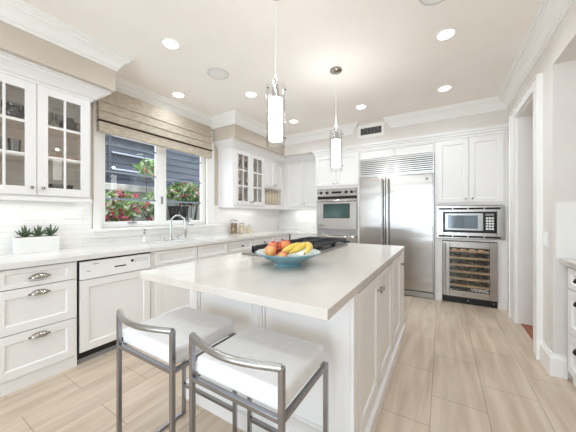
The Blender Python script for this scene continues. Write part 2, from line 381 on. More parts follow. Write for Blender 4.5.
# door opening on the right, its casing, baseboard, hall beyond
struct('trim_5', G().box(XR-.03, XR, 3.03, DY0, 0, DZ).box(XR-.03, XR, DY1, 4.10, 0, DZ).box(XR-.03, XR, 3.03, 4.10, DZ, DZ+.073)
       .box(XR-.042, XR, 3.018, 3.03, 0, DZ+.085).box(XR-.042, XR, 3.03, 4.112, DZ+.073, DZ+.085).box(XR-.042, XR, 4.10, 4.112, 0, DZ+.073), 'trim')
struct('door_1', G().box(XR, XR+.15, DY0, DY0+.015, 0, DZ).box(XR, XR+.15, DY1-.015, DY1, 0, DZ).box(XR, XR+.15, DY0+.015, DY1-.015, DZ-.015, DZ), 'trim')
BP = [(0, .17), (.008, .17), (.011, .155), (.02, .145), (.024, .13), (.024, 0), (0, 0)]
struct('baseboard_right', G().sweep(BP, [(XR, 3.018), (XR, NY1), (XR+.075, NY1)]), 'trim')
struct('floor_hall', G().box(XR+.03, 2.6, 3.0, 5.0, .0, .006), 'hallfloor')
struct('wall_hall', G().box(2.6, 2.7, 2.9, 5.1, 0, ZC).box(.9, 2.7, 5.0, 5.1, 0, ZC).box(.9, 2.7, 2.87, 2.97, 0, ZC).box(.89, 2.7, 2.87, 5.1, ZC-.1, ZC), 'wallw')

# ------------------------------------------------------------------ perimeter base cabinets
XF = -2.60                      # carcass face; fronts stand 2 cm proud
FL = LEFT(XF)
def base_cab(name, label, y0, y1, rootz=0):
    t = thing(name, label, 'cabinet', ((XF+XL)/2, (y0+y1)/2, 0))
    obj('carcass', G().box(XL+.002, XF, y0, y1, .10, .874) if name != 'sink_cabinet' else G().box(XL+.002, XF, y0, y1, .10, .66).box(XF-.03, XF, y0, y1, .66, .874).box(XL+.002, XF-.03, y0, y0+.02, .66, .874).box(XL+.002, XF-.03, y1-.02, y1, .66, .874), 'cab', t)
    obj('toe_kick', G().box(XL+.01, XF-.02 if name != 'drawer_cabinet' else XF+.003, y0, y1, 0, .10), 'cab', t)
    return t
t = base_cab('drawer_cabinet', 'white base cabinet of three stacked drawers with shiny cup pulls, beside the dishwasher', .44, .925)
for z0, z1, rz in ((.728, .866, .032), (.412, .722, .06), (.098, .406, .06)):
    d = front(FL, 'drawer', .448, .918, z0, z1, t, .062, rz)
    cup_pull(FL, .69, z1-.045 if z1 < .8 else z1-.068, d)
obj('gap_lines', FL.box(G(), .446, .92, .0005, .004, .1, .868), 'gap', t)
t = base_cab('sink_cabinet', 'white sink base cabinet with two false drawer fronts, under the window', 1.555, 2.675)
for a, b in ((1.60, 2.13), (2.145, 2.665)):
    front(FL, 'false_drawer_front', a, b, .715, .862, t, .05, .03)
    d = front(FL, 'door', a, b, .115, .705, t, .062); knob(FL, (b-.03) if a < 2 else a+.03, .66, d)
t = base_cab('base_cabinet', 'white base cabinet with one knobbed drawer over a door, just past the sink cabinet', 2.68, 3.22)
d = front(FL, 'drawer', 2.69, 3.21, .715, .862, t, .05, .03); knob(FL, 2.95, .79, d, 'bronze')
d = front(FL, 'door', 2.69, 3.21, .115, .705, t, .062); knob(FL, 3.17, .65, d, 'bronze')
t = base_cab('base_cabinet', 'white base cabinet filling the inside corner under the storage jars', 3.225, 4.36)
for a, b in ((3.235, 3.78), (3.79, 4.34)):
    d = front(FL, 'drawer', a, b, .715, .862, t, .05, .03); knob(FL, (a+b)/2, .79, d, 'bronze')
    d = front(FL, 'door', a, b, .115, .705, t, .062); knob(FL, b-.04, .65, d, 'bronze')
FB = BACK(4.38)
t = thing('base_cabinet', 'white base cabinet between the inside corner and the ovens, facing the island', 'cabinet', (-2.3, 4.7, 0))
obj('carcass', G().box(-2.575, -2.035, 4.38, YB-.002, .10, .874), 'cab', t); obj('toe_kick', G().box(-2.575, -2.035, 4.44, YB-.002, 0, .10), 'cab', t)
d = front(FB, 'drawer', -2.55, -2.045, .715, .862, t, .05, .03); knob(FB, -2.3, .79, d, 'bronze')
d = front(FB, 'door', -2.55, -2.045, .115, .705, t, .062); knob(FB, -2.10, .65, d, 'bronze')
# dishwasher
t = thing('dishwasher', 'white panelled dishwasher with black kick, between drawer cabinet and sink cabinet', 'dishwasher', (-2.9, 1.24, 0))
obj('body', G().box(XL+.03, XF, .932, 1.548, .11, .872), 'gap', t)
obj('control_panel', FL.box(G(), .94, 1.54, 0, .026, .706, .856), 'wglass', t, bevel=.004)
obj('vent_slot', FL.box(G(), 1.20, 1.30, .0262, .0275, .772, .783), 'black', t)
obj('display', FL.box(G(), 1.345, 1.37, .0262, .0275, .80, .822), 'display', t)
g = G()
for i in range(8):
    for j in range(2): g.lathe([(.004, 0), (.003, .0015), (0, .0018)], FL.p(1.385+.017*i, .026, .80+.022*j), FL.N, 8)
obj('buttons', g, 'grey', t)
obj('badge', FL.box(G(), 1.03, 1.075, .0262, .0272, .826, .831), 'grey', t); obj('badge', FL.box(G(), .988, 1.012, .0262, .0272, .770, .776), 'grey', t)
front(FL, 'door', .94, 1.54, .10, .70, t, .062)
obj('kick_plate', G().box(XL+.05, XF-.012, .932, 1.548, .04, .10), 'black', t)
obj('toe_strip', G().box(XL+.05, XF-.018, .94, 1.54, .0, .04), 'grey', t)
for y in (): obj('levelling_foot', G().lathe([(.02, 0), (.02, .02), (.006, .02), (.006, .03)], (-2.9, y, 0), n=10), 'black', t)

# worktop with sink cutout
g = G(); z0, z1 = .875, .915; XE = -2.557
SY0, SY1, SX0, SX1 = 1.74, 2.46, -3.02, -2.68
g.box(XL, XE, .42, SY0, z0, z1).box(XL, XE, SY1, YB, z0, z1).box(XL, SX0, SY0, SY1, z0, z1).box(SX1, XE, SY0, SY1, z0, z1).box(XE, -2.034, 4.345, YB, z0, z1)
tag(obj('countertop', g, 'quartz2', at=(-2.9, 2.5, .875)), 'white quartz worktop running along the window wall and round the corner', 'countertop')
t = thing('sink', 'white undermount sink basin let into the worktop below the window', 'sink', (-2.85, 2.1, .70))
g = G().box(SX0-.01, SX0, SY0-.01, SY1+.01, .70, .874).box(SX1, SX1+.01, SY0-.01, SY1+.01, .70, .874).box(SX0, SX1, SY0-.01, SY0, .70, .874).box(SX0, SX1, SY1, SY1+.01, .70, .874).box(SX0, SX1, SY0, SY1, .69, .70)
obj('basin', g, 'ceramic', t); obj('drain', G().lathe([(.045, 0), (.045, .003), (.03, .004), (0, .001)], (-2.85, 2.1, .70)), 'chrome', t)
# taps
t = thing('faucet', 'tall chrome gooseneck faucet with two lever handles behind the sink', 'faucet', (-3.10, 2.13, .915))
g = G().lathe([(.026, 0), (.026, .006), (.018, .012), (.016, .05), (.013, .06)], (-3.10, 2.13, .915))
pts = [(-3.10, 2.13, .96), (-3.10, 2.13, 1.14)]
for i in range(1, 13):
    a = PI*i/12; k = .5-.5*math.cos(a); pts.append((-3.10+.19*k, 2.13+.08*k, 1.14+.105*math.sin(a)))
pts.append((-2.91, 2.21, 1.10)); g.tube(pts, .0105, 12)
obj('spout', g, 'chrome', t, smooth=True)
obj('spray_tip', G().lathe([(.012, 0), (.014, -.02), (.013, -.045), (.009, -.05)], (-2.91, 2.21, 1.10)), 'chrome', t, smooth=True)
for y, s in ((2.03, -1), (2.235, 1)):
    g = G().lathe([(.024, 0), (.024, .005), (.015, .012), (.013, .035), (.017, .045), (.012, .055), (0, .058)], (-3.10, y, .915)).tube([(-3.10, y, .965), (-3.085, y+s*.03, .972), (-3.07, y+s*.07, .976)], .006, 8)
    obj('handle', g, 'chrome', t, smooth=True)
t = thing('sink_sprayer', 'small upright chrome side sprayer right of the faucet', 'sprayer', (-3.10, 2.36, .915))
obj('base', G().lathe([(.022, 0), (.022, .006), (.014, .014), (.014, .03)], (-3.10, 2.36, .915)), 'chrome', t, smooth=True)
obj('spray_head', G().lathe([(.011, .028), (.013, .06), (.016, .09), (.018, .115), (.012, .128), (0, .13)], (-3.10, 2.36, .915)), 'nickel', t, smooth=True)
t = thing('soap_dispenser', 'clear soap bottle with grey pump on the worktop left of the faucet', 'soap dispenser', (-3.07, 1.76, .915))
obj('bottle', G().lathe([(.026, 0), (.028, .005), (.028, .09), (.02, .108), (.012, .112)], (-3.07, 1.76, .915)), 'glass', t, smooth=True)
obj('soap', G().lathe([(.024, .004), (.024, .07), (0, .071)], (-3.07, 1.76, .915)), 'china', t, smooth=True)
obj('pump', G().lathe([(.013, .11), (.013, .125), (.005, .127), (.005, .15), (.011, .152), (.011, .164), (0, .166)], (-3.07, 1.76, .915)).tube([(-3.07, 1.76, 1.073), (-3.035, 1.765, 1.073), (-3.025, 1.766, 1.066)], .005, 8), 'grey', t, smooth=True)
# planter and its three plants
t = thing('planter', 'long white rectangular ceramic planter on the worktop below the glass cupboard', 'planter', (-3.15, .825, .915))
g = G().box(-3.2, -3.1, .68, .97, .915, 1.055)
P = obj('trough', g, 'ceramic', t, bevel=.003)
obj('soil', G().box(-3.193, -3.107, .687, .963, 1.0551, 1.058), 'soil', t)
def succulent(y, label, seed):
    r = random.Random(seed); g = G(); c = V((-3.15, y, 1.058)); n = 13
    for i in range(n):
        a = 2*PI*i/n+r.uniform(-.2, .2); el = r.uniform(.45, 1.25) if i % 3 else r.uniform(1.2, 1.5); L = r.uniform(.07, .105)
        d = V((math.cos(a)*math.cos(el), math.sin(a)*math.cos(el), math.sin(el))); k = V((0, 0, 1)) * .012
        pts = [c, c+d*L*.35+k*.2, c+d*L*.7, c+d*L+V((0, 0, .012))]
        g.tube(pts, .01, 6, radii=[.008, .0095, .006, .001])
    return tag(obj('aloe_plant', g, 'aloe', at=tuple(c), smooth=True), label, 'plant', 'succulents in the white planter')
succulent(.745, 'dark green spiky succulent at the end of the planter farthest from the window', 1)
succulent(.832, 'dark green spiky succulent in the middle of the white planter', 2)
succulent(.918, 'dark green spiky succulent at the planter end nearest the window', 5)
# jars
def jar(y, r, h, label, fill, lid):
    t = thing('storage_jar', label, 'jar', (-3.14, y, .915), 'storage jars on the worktop'); c = (-3.14, y, .915)
    obj('jar_body', G().lathe([(r*.96, 0), (r, .006), (r, h*.82), (r*.86, h*.87), (r*.86, h*.9)], c), 'glass', t, smooth=True)
    obj('contents', G().lathe([(r*.93, .005), (r*.93, h*.74), (0, h*.76)], c), fill, t, smooth=True)
    obj('lid', G().lathe([(r*.9, h*.9), (r*.9, h*.96), (r*.3, h*.965), (r*.3, h*.99), (0, h)], c), lid, t, smooth=True)
jar(3.38, .06, .255, 'tallest storage jar, filled with dark brown pasta, nearest the window', 'pasta', 'steel2')
jar(3.59, .05, .195, 'medium storage jar of pale oats, between tall jar and smallest jar', 'flour', 'steel2')
jar(3.80, .043, .15, 'smallest pale storage jar, last in the row toward the corner', 'flour', 'steel2')
# swan hook dish on the sill
t = thing('figurine_dish', 'little grey dish with a white swan neck figure on the window sill', 'ornament', (-3.19, 2.52, 1.10))
obj('dish', G().lathe([(.03, 0), (.045, .008), (.047, .012), (.03, .008), (0, .006)], (-3.19, 2.52, 1.10)), 'grey', t, smooth=True)
obj('figure', G().tube([(-3.19, 2.50, 1.106), (-3.19, 2.505, 1.14), (-3.19, 2.53, 1.165), (-3.19, 2.525, 1.19), (-3.19, 2.50, 1.20), (-3.19, 2.485, 1.188)], .008, 8, radii=[.014, .011, .008, .007, .007, .004]), 'china', t, smooth=True)
# wall switches on the tiles
def switchplate(F, u0, u1, z0, z1, n, label):
    o = F.p((u0+u1)/2, 0, z0); t = thing('switch_plate', label, 'light switch', tuple(o))
    obj('plate', F.box(G(), u0, u1, 0, .005, z0, z1), 'china', t, bevel=.002)
    w = (u1-u0)/n
    for i in range(n): obj('rocker', F.box(G(), u0+w*i+w*.3, u0+w*i+w*.7, .005, .009, z0+.03, z1-.03), 'china', t, bevel=.001)
switchplate(LEFT(XL+.008), 1.04, 1.215, 1.215, 1.333, 4, 'white four gang switch plate on the tiles beside the window')
switchplate(SIDE(XR), 2.90, 3.0, .985, 1.105, 2, 'white double switch plate on the wall beside the doorway')

# ------------------------------------------------------------------ upper cabinets
XU = -2.90; FU = LEFT(XU)
def open_carcass(t, y0, y1, z0, z1, shelves, x0=XL+.002, xf=XU):
    g = G().box(x0, xf, y0, y0+.018, z0, z1).box(x0, xf, y1-.018, y1, z0, z1).box(x0, xf, y0+.018, y1-.018, z0, z0+.02).box(x0, xf, y0+.018, y1-.018, z1-.02, z1)
    g.box(xf-.02, xf, y0+.018, y0+.055, z0+.02, z1-.02).box(xf-.02, xf, y1-.05, y1-.018, z0+.02, z1-.02)
    obj('carcass', g, 'cab', t)
    obj('back_panel', G().box(x0+.001, x0+.01, y0+.018, y1-.018, z0+.02, z1-.02).box(x0+.01, xf-.01, y0+.018, y0+.02, z0+.02, z1-.02).box(x0+.01, xf-.01, y1-.02, y1-.018, z0+.02, z1-.02), 'inside', t)
    for z in shelves: obj('shelf', G().box(x0+.01, xf-.02, y0+.02, y1-.02, z-.018, z), 'inside', t)
CR = [(0, 2.34), (.012, 2.34), (.014, 2.36), (.03, 2.366), (.05, 2.39), (.085, 2.415), (.1, 2.42), (.105, 2.435), (.125, 2.437), (.125, 2.456), (0, 2.456)]
t = thing('glass_cabinet', 'white wall cupboard with two glazed doors above the planter, near the window', 'cabinet', (-3.05, .76, 1.385))
open_carcass(t, .37, 1.14, 1.40, 2.40, (1.745, 2.03))
for a, b in ((.385, .752), (.757, 1.125)):
    d = glass_door(FU, a, b, 1.415, 2.335, t, .068); knob(FU, b-.032 if a < .5 else a+.032, 1.475, d)
obj('crown', G().sweep([(d, z) for d, z in CR], [(XU, .37), (XU, 1.14), (XL+.003, 1.14)]), 'cab', t)
obj('light_rail', G().box(XL+.02, XU+.02, .37, 1.145, 1.375, 1.40).box(XU+.005, XU+.026, .37, 1.15, 1.365, 1.385), 'cab', t, bevel=.003)
area('under_cabinet_glow', (-3.07, .75, 1.372), (0, 0, 0), .1, .7, 1.5, (.98, .99, 1))
t = thing('glass_cabinet', 'white wall cupboard with two narrow glazed doors, on the far side of the window', 'cabinet', (-3.05, 3.5, 1.385))
open_carcass(t, 3.10, 3.955, 1.40, 2.40, (1.745, 2.03))
for a, b in ((3.14, 3.53), (3.535, 3.925)):
    d = glass_door(FU, a, b, 1.42, 2.33, t, .068); knob(FU, b-.032 if a < 3.3 else a+.032, 1.475, d)
obj('crown', G().sweep(CR, [(XL+.003, 3.10), (XU, 3.10), (XU, 3.955)]), 'cab', t)
obj('light_rail', G().box(XL+.02, XU+.02, 3.095, 3.955, 1.375, 1.40).box(XU+.005, XU+.026, 3.09, 3.955, 1.365, 1.385), 'cab', t, bevel=.003)
area('under_cabinet_glow', (-3.07, 3.6, 1.372), (0, 0, 0), .1, .9, 2.0, (.98, .99, 1))
t = thing('plate_rack_cabinet', 'white wall cupboard with two solid doors above an open plate rack', 'cabinet', (-3.05, 4.3, 1.385))
g = G().box(XL+.002, XU, 3.957, 4.67, 1.77, 2.40).box(XL+.002, XU, 3.957, 3.975, 1.40, 1.77).box(XL+.002, XU, 4.56, 4.67, 1.40, 1.77).box(XL+.002, XU, 3.975, 4.56, 1.40, 1.45).box(XL+.002, XL+.02, 3.975, 4.56, 1.45, 1.77)
obj('carcass', g, 'cab', t)
for a, b in ((3.965, 4.268), (4.272, 4.575)):
    d = front(FU, 'door', a, b, 1.80, 2.33, t, .055); knob(FU, b-.03 if a < 4.1 else a+.03, 1.84, d)
g = G()
for i in range(1, 6): g.box(XU-.16, XU-.145, 3.975+.0975*i-.005, 3.975+.0975*i+.005, 1.45, 1.765).box(XU-.02, XU-.008, 3.975+.0975*i-.005, 3.975+.0975*i+.005, 1.45, 1.765)
obj('rack_bars', g, 'cream', t)
obj('crown', G().sweep(CR, [(XU, 3.957), (XU, 4.67)]), 'cab', t)
obj('light_rail', G().box(XL+.02, XU+.02, 3.957, 4.67, 1.375, 1.40).box(XU+.005, XU+.026, 3.957, 4.68, 1.365, 1.385), 'cab', t, bevel=.003)
for i in range(6):
    y = 3.975+.0975*i+.045
    o = obj('plate', G().lathe([(.06, 0), (.09, .004), (.135, .014), (.137, .017), (.09, .008), (0, .006)], (XU-.165, y, 1.45+.139), (0, 1, .02), 28), 'cream', at=(XU-.165, y, 1.452), smooth=True)
    tag(o, 'cream plate standing on edge in the open plate rack', 'plate', 'plates in the rack')
FBU = BACK(4.66)
t = thing('upper_cabinet', 'white wall cupboard with two tall plain doors left of the ovens', 'cabinet', (-2.45, 4.8, 1.385))
obj('carcass', G().box(XU+.003, -2.035, 4.68, YB-.002, 1.40, 2.40).box(XU+.003, -2.85, 4.66, 4.68, 1.40, 2.40), 'cab', t)
FBU = BACK(4.68)
for a, b in ((-2.845, -2.445), (-2.44, -2.042)):
    d = front(FBU, 'door', a, b, 1.42, 2.33, t, .06); knob(FBU, b-.03 if a < -2.6 else a+.03, 1.475, d)
obj('crown', G().sweep(CR, [(XU+.003, 4.68), (-2.035, 4.68)]), 'cab', t)
obj('light_rail', G().box(XU+.03, -2.035, 4.66, 4.95, 1.375, 1.40).box(XU+.03, -2.035, 4.655, 4.675, 1.365, 1.385), 'cab', t, bevel=.003)
area('under_cabinet_glow', (-2.45, 4.85, 1.372), (0, 0, 0), .7, .1, 2.0, (.98, .99, 1))

# glassware in the glazed cupboards
def ware(kind, x, y, z, label, group, s=1):
    c = (x, y, z)
    if kind == 'goblet':
        o = obj('wine_glass', G().lathe([(.033*s, 0), (.03*s, .003), (.005, .006), (.004, .07*s), (.02*s, .085*s), (.036*s, .12*s), (.034*s, .17*s), (.031*s, .185*s)], c, n=16, cap=False), 'ware', at=c, smooth=True); cat = 'glass'
    elif kind == 'tumbler':
        o = obj('drinking_glass', G().lathe([(.028*s, 0), (.034*s, .1*s), (.032*s, .1*s), (.026*s, .006)], c, n=16, cap=False), 'ware', at=c, smooth=True); cat = 'glass'
    elif kind == 'bowl':
        o = obj('glass_bowl', G().lathe([(.045*s, 0), (.07*s, .02), (.088*s, .07*s), (.085*s, .07*s), (.06*s, .02), (0, .012)], c, n=22), 'ware', at=c, smooth=True); cat = 'bowl'
    elif kind == 'pot':
        o = obj('glass_pitcher', G().lathe([(.05, 0), (.068, .03), (.062, .075), (.038, .1), (.042, .115)], c, n=20).tube([(x, y+.05, z+.09), (x, y+.085, z+.085), (x, y+.085, z+.045), (x, y+.06, z+.03)], .006, 8), 'dglass', at=c, smooth=True); cat = 'pitcher'
    elif kind == 'tray':
        o = obj('serving_tray', G().lathe([(.10, 0), (.14, .012), (.145, .03), (.14, .03), (.1, .01), (0, .008)], c, n=26), 'wood', at=c, smooth=True); cat = 'tray'
    elif kind == 'plates':
        o = obj('dinner_plate', G().lathe([(.07, 0), (.125, .014), (.127, .018), (.07, .008), (0, .006)], c, n=26), 'china', at=c, smooth=True); cat = 'plate'
    return tag(o, label, cat, group)
r = random.Random(3)
for y in (.46, .54, .63, .70): ware('goblet', -3.12, y, 2.031, 'tall stemmed glass on the top shelf behind the left glazed door near the planter', 'stemware behind the far-left glazed door', .95)
for y in (.80, .90, .98): ware('goblet', -3.13, y, 2.031, 'tall stemmed glass on the top shelf behind the glazed door beside the window', 'stemware behind the door beside the window', .95)
ware('pot', -2.99, .64, 2.031, 'dark glass pitcher on the top shelf, left glazed door above the planter', None)
ware('pot', -2.99, 1.0, 2.031, 'dark glass pitcher on the top shelf of the door beside the window', None)
ware('tray', -3.07, .96, 1.746, 'round wooden tray on the middle shelf of the door beside the window', None)
for y in (.47, .56, .65): ware('tumbler', -3.0, y, 1.746, 'clear tumbler on the middle shelf above the planter', 'tumblers on the middle shelf', 1.2)
for i in range(5): ware('plates', -3.06, .56, 1.421+.0125*i, 'white dinner plate in the low stack above the planter', 'stacked plates above the planter')
ware('bowl', -3.03, .955, 1.421, 'clear glass bowl at the bottom of the cupboard beside the window', None, 1.05)
ware('bowl', -3.03, .955, 1.449, 'clear glass bowl nested on top of another beside the window', None, 1.1)
for z in (1.421, 1.746, 2.031):
    for y in (3.26, 3.40, 3.64, 3.78):
        k = 'goblet' if z > 2 else 'tumbler'
        nm = {1.421: 'bottom', 1.746: 'middle', 2.031: 'top'}[z]
        ware(k, -3.05, y, z, 'clear glass on the %s shelf of the glazed cupboard beyond the window' % nm, 'glasses on the %s shelf beyond the window' % nm, 1.05)

# ------------------------------------------------------------------ tall wall: ovens, fridge, microwave, wine cooler
YT = 4.38; FT = BACK(YT)
t = thing('oven_cabinet', 'tall white cabinet housing the double oven, two doors above it', 'cabinet', (-1.63, 4.7, 0))
obj('carcass', G().box(-2.03, -1.995, YT, YB-.002, .0, 2.40).box(-1.245, -1.212, YT, YB-.002, 0, 2.40).box(-1.995, -1.245, YT, YB-.002, 1.725, 2.40).box(-1.995, -1.245, YT, YB-.002, .0, .19).box(-1.995, -1.245, 4.97, YB-.002, .19, 1.725), 'cab', t)
for a, b in ((-2.02, -1.623), (-1.618, -1.222)):
    d = front(FT, 'door', a, b, 1.77, 2.32, t, .06); knob(FT, b-.035 if a < -1.8 else a+.035, 1.82, d)
CS = [(0, 2.335), (.012, 2.335), (.016, 2.365), (.03, 2.375), (.03, 2.395), (.045, 2.405), (.048, 2.44), (0, 2.44)]
obj('crown', G().sweep(CS, [(-2.03, 4.399), (-2.03, YT), (-1.212, YT)]), 'cab', t)
t = thing('double_oven', 'stainless double wall oven with black knobs, left of the fridge', 'oven', (-1.62, 4.6, .195))
obj('body', G().box(-1.992, -1.248, YT-.004, 4.95, .195, 1.72), 'steel2', t)
obj('control_panel', FT.box(G(), -1.99, -1.25, .004, .03, 1.585, 1.715), 'steel', t, bevel=.003)
for x in (-1.91, -1.79, -1.435, -1.335): obj('knob', G().lathe([(.027, 0), (.027, .006), (.021, .01), (.019, .032), (0, .034)], FT.p(x, .03, 1.65), FT.N, 18), 'black', t, smooth=True)
obj('display', FT.box(G(), -1.70, -1.52, .03, .032, 1.632, 1.668), 'display', t)
obj('indicator', FT.box(G(), -1.285, -1.27, .03, .033, 1.635, 1.68), 'black', t); obj('indicator', FT.box(G(), -1.975, -1.962, .03, .033, 1.635, 1.665), 'black', t)
def oven_door(z0, z1, badge):
    d = obj('door', FT.box(G(), -1.99, -1.25, .004, .035, z0, z1), 'steel', t, bevel=.004)
    obj('window', FT.box(G(), -1.845, -1.385, .035, .0365, z0+(z1-z0)*.38, z0+(z1-z0)*.82), 'oglass', d)
    obj('window_trim', FT.ringframe(G(), -1.86, -1.37, z0+(z1-z0)*.36, z0+(z1-z0)*.84, .015, .004, n0=.0345), 'black', d)
    zz = z1-.035; g = G().tube([FT.p(-1.975, .085, zz), FT.p(-1.265, .085, zz)], .013, 12)
    for x in (-1.96, -1.28): g.tube([FT.p(x, .034, zz), FT.p(x, .085, zz)], .009, 8)
    obj('handle', g, 'chrome', d, smooth=True)
    if badge: textmesh('badge', 'VIKING', .036, 'black', d, FT.p(-1.905, .0362, z0+.062), (PI/2, 0, 0))
obj('vent_gap', FT.box(G(), -1.985, -1.255, .003, .006, 1.535, 1.583), 'gap', t)
oven_door(1.00, 1.535, True)
g = G()
for z in (.925, .95, .975): FT.box(g, -1.985, -1.255, .004, .02, z, z+.013)
obj('vent_louvre', g, 'grey', t)
oven_door(.26, .91, False)
# fridge
t = thing('refrigerator', 'large built in stainless side by side refrigerator with louvred grille on top', 'refrigerator', (-.66, 4.7, 0))
obj('body', G().box(-1.206, -.104, YT-.02+.03, 4.98, .0, 2.168), 'steel2', t)
obj('frame', FT.ringframe(G(), -1.206, -.104, .10, 1.885, .012, .022), 'steel2', t)
for a, b in ((-1.192, -.785), (-.779, -.118)): obj('door', FT.box(G(), a, b, 0, .045, .115, 1.865), 'steel', t, bevel=.005)
for x in (-.825, -.737):
    g = G().tube([FT.p(x, .10, .45), FT.p(x, .10, 1.83)], .015, 14)
    for z in (.47, 1.15, 1.81): g.tube([FT.p(x, .04, z), FT.p(x, .1, z)], .009, 8)
    obj('handle', g, 'chrome', t, smooth=True)
g = FT.ringframe(G(), -1.206, -.104, 1.885, 2.168, .014, .02)
for i in range(8):
    z = 1.905+.0315*i
    FT.box(g, -1.192, -.118, .004, .026, z, z+.0175)
obj('grille', g, 'slat', t)
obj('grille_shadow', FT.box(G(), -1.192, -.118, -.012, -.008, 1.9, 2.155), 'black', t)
obj('badge', G().lathe([(.018, 0), (.018, .002), (0, .002)], FT.p(-.2, .045, 1.79), FT.N, 16), 'grey', t)
obj('kick_grille', FT.box(G(), -1.2, -.11, .0, .03, .015, .085), 'steel2', t, bevel=.003)
obj('kick_gap', FT.box(G(), -1.2, -.11, -.004, .012, .085, .112), 'black', t)
t = thing('over_fridge_cabinet', 'low white cabinet with two flap doors directly above the refrigerator', 'cabinet', (-.66, 4.7, 2.17))
obj('carcass', G().box(-1.21, -.10, YT, YB-.002, 2.172, 2.40), 'cab', t)
for a, b in ((-1.205, -.66), (-.652, -.108)): front(FT, 'door', a, b, 2.182, 2.325, t, .012, m='cab')
obj('crown', G().sweep(CS, [(-1.21, YT), (-.10, YT)]), 'cab', t)
# right tower
t = thing('tall_cabinet', 'tall white cabinet beside the doorway, housing microwave and wine cooler', 'cabinet', (.32, 4.7, 0))
g = G().box(-.098, -.05, YT, YB-.002, 0, 2.40).box(.68, XR-.003, YT, YB-.002, 0, 2.40).box(-.05, .68, YT, YB-.002, 1.385, 2.40).box(-.05, .68, 4.97, YB-.002, 0, 1.385).box(-.05, .68, YT, 4.97, .885, .915).box(-.05, -.002, YT, 4.97, .0, .885).box(.634, .68, YT, 4.97, 0, .885)
obj('carcass', g, 'cab', t)
for a, b in ((-.062, .312), (.318, .694)):
    d = front(FT, 'door', a, b, 1.425, 2.315, t, .06); knob(FT, b-.035 if a < 0 else a+.035, 1.48, d)
for a, b in ((-.092, -.004), (.636, .73)): obj('plinth_block', FT.box(G(), a, b, 0, .018, 0, .10), 'cab', t, bevel=.004)
obj('crown', G().sweep(CS, [(-.098, YT), (XR-.003, YT)]), 'cab', t)
t = thing('microwave', 'built in microwave with dark control panel in a wide stainless frame', 'microwave', (.31, 4.6, .918))
FM = BACK(YT)
obj('trim_frame', FM.ringframe(G(), -.075, .705, .92, 1.378, .085, .03, railz=.085), 'steel', t, bevel=.003)
for z in (1.338, .948):
    g = G()
    for i in range(4): FM.box(g, -.05+.18*i, .118+.18*i, .03, .0315, z-.013, z+.013)
    obj('vent_slots', g, 'gap', t)
obj('body', G().box(.02, .61, YT-.012, 4.85, 1.0, 1.298), 'black', t)
d = obj('door', FM.box(G(), .03, .475, .012, .035, 1.035, 1.275), 'steel2', t, bevel=.004)
obj('window', FM.box(G(), .068, .415, .035, .0365, 1.06, 1.245), 'mglass', d)
k = obj('control_panel', FM.box(G(), .482, .606, .012, .032, 1.015, 1.285), 'black', t, bevel=.003)
obj('display', FM.box(G(), .50, .588, .032, .0335, 1.24, 1.268), 'grey', k)
g = G()
for i in range(3):
    for j in range(5): FM.box(g, .503+.03*i, .527+.03*i, .032, .034, 1.05+.036*j, 1.074+.036*j)
obj('keypad', g, 'china', k)
obj('badge', FM.box(G(), .05, .12, .0125, .0135, 1.012, 1.022), 'grey', t)
area('hall_fill', (1.8, 3.9, 2.6), (0, 0, 0), .5, .5, 14, (1, .9, .78))  # unseen lamp added to lift the dark hall behind the doorway
t = thing('wine_cooler', 'stainless framed wine cooler with wooden bottle racks below the microwave', 'wine cooler', (.31, 4.6, 0))
g = G().box(.002, .03, YT+.002, 4.95, .08, .878).box(.602, .63, YT+.002, 4.95, .08, .878).box(.03, .602, YT+.002, 4.95, .08, .10).box(.03, .602, YT+.002, 4.95, .855, .878).box(.03, .602, 4.9, 4.95, .1, .855)
obj('body', g, 'black', t)
FW = BACK(YT-.002)
d = obj('door', FW.ringframe(G(), .003, .629, .10, .876, .085, .04, railz=.085), 'steel', t, bevel=.003)
obj('glass_pane', FW.box(G(), .085, .547, .012, .018, .182, .794), 'wineglass', d)
g = G().tube([FW.p(.028, .085, .13), FW.p(.028, .085, .85)], .013, 12)
for z in (.15, .83): g.tube([FW.p(.028, .038, z), FW.p(.028, .085, z)], .008, 8)
obj('handle', g, 'chrome', d, smooth=True)
textmesh('badge', 'VIKING', .06, 'china', d, FW.p(.435, .0195, .212), (PI/2, 0, 0))
obj('kick_plate', FW.box(G(), .003, .629, -.05, -.01, .0, .078), 'black', t)
obj('hinge_screw', G().lathe([(.008, 0), (.008, .004)], FW.p(.31, -.01, .05), FW.N, 8).lathe([(.008, 0), (.008, .004)], FW.p(.59, -.01, .05), FW.N, 8), 'steel2', t)
for i in range(6):
    z = .235+.098*i
    obj('rack', FW.box(FW.box(G(), .05, .58, -.02, .0, z, z+.028), .05, .58, -.38, -.02, z, z+.008), 'wood', t)
for i in range(6):
    for j in range(5):
        x = .10+.105*j; z = .235+.098*i+.048
        o = obj('wine_bottle', G().lathe([(.030, -.30), (.030, -.12), (.012, -.07), (.012, -.02), (.014, -.02), (.014, -.004), (0, -.004)], (x, YT+.05, z-.009), (0, -1, 0), 12), 'bottle', at=(x, YT+.2, z-.03), smooth=True)
        tag(o, 'dark wine bottle lying on a wooden rack inside the wine cooler', 'bottle', 'bottles in the wine cooler')
area('cooler_fill', (.31, 4.6, .85), (0, 0, 0), .4, .2, 1.6, (1, .97, .9))  # lamp added inside the cooler so the wooden racks show

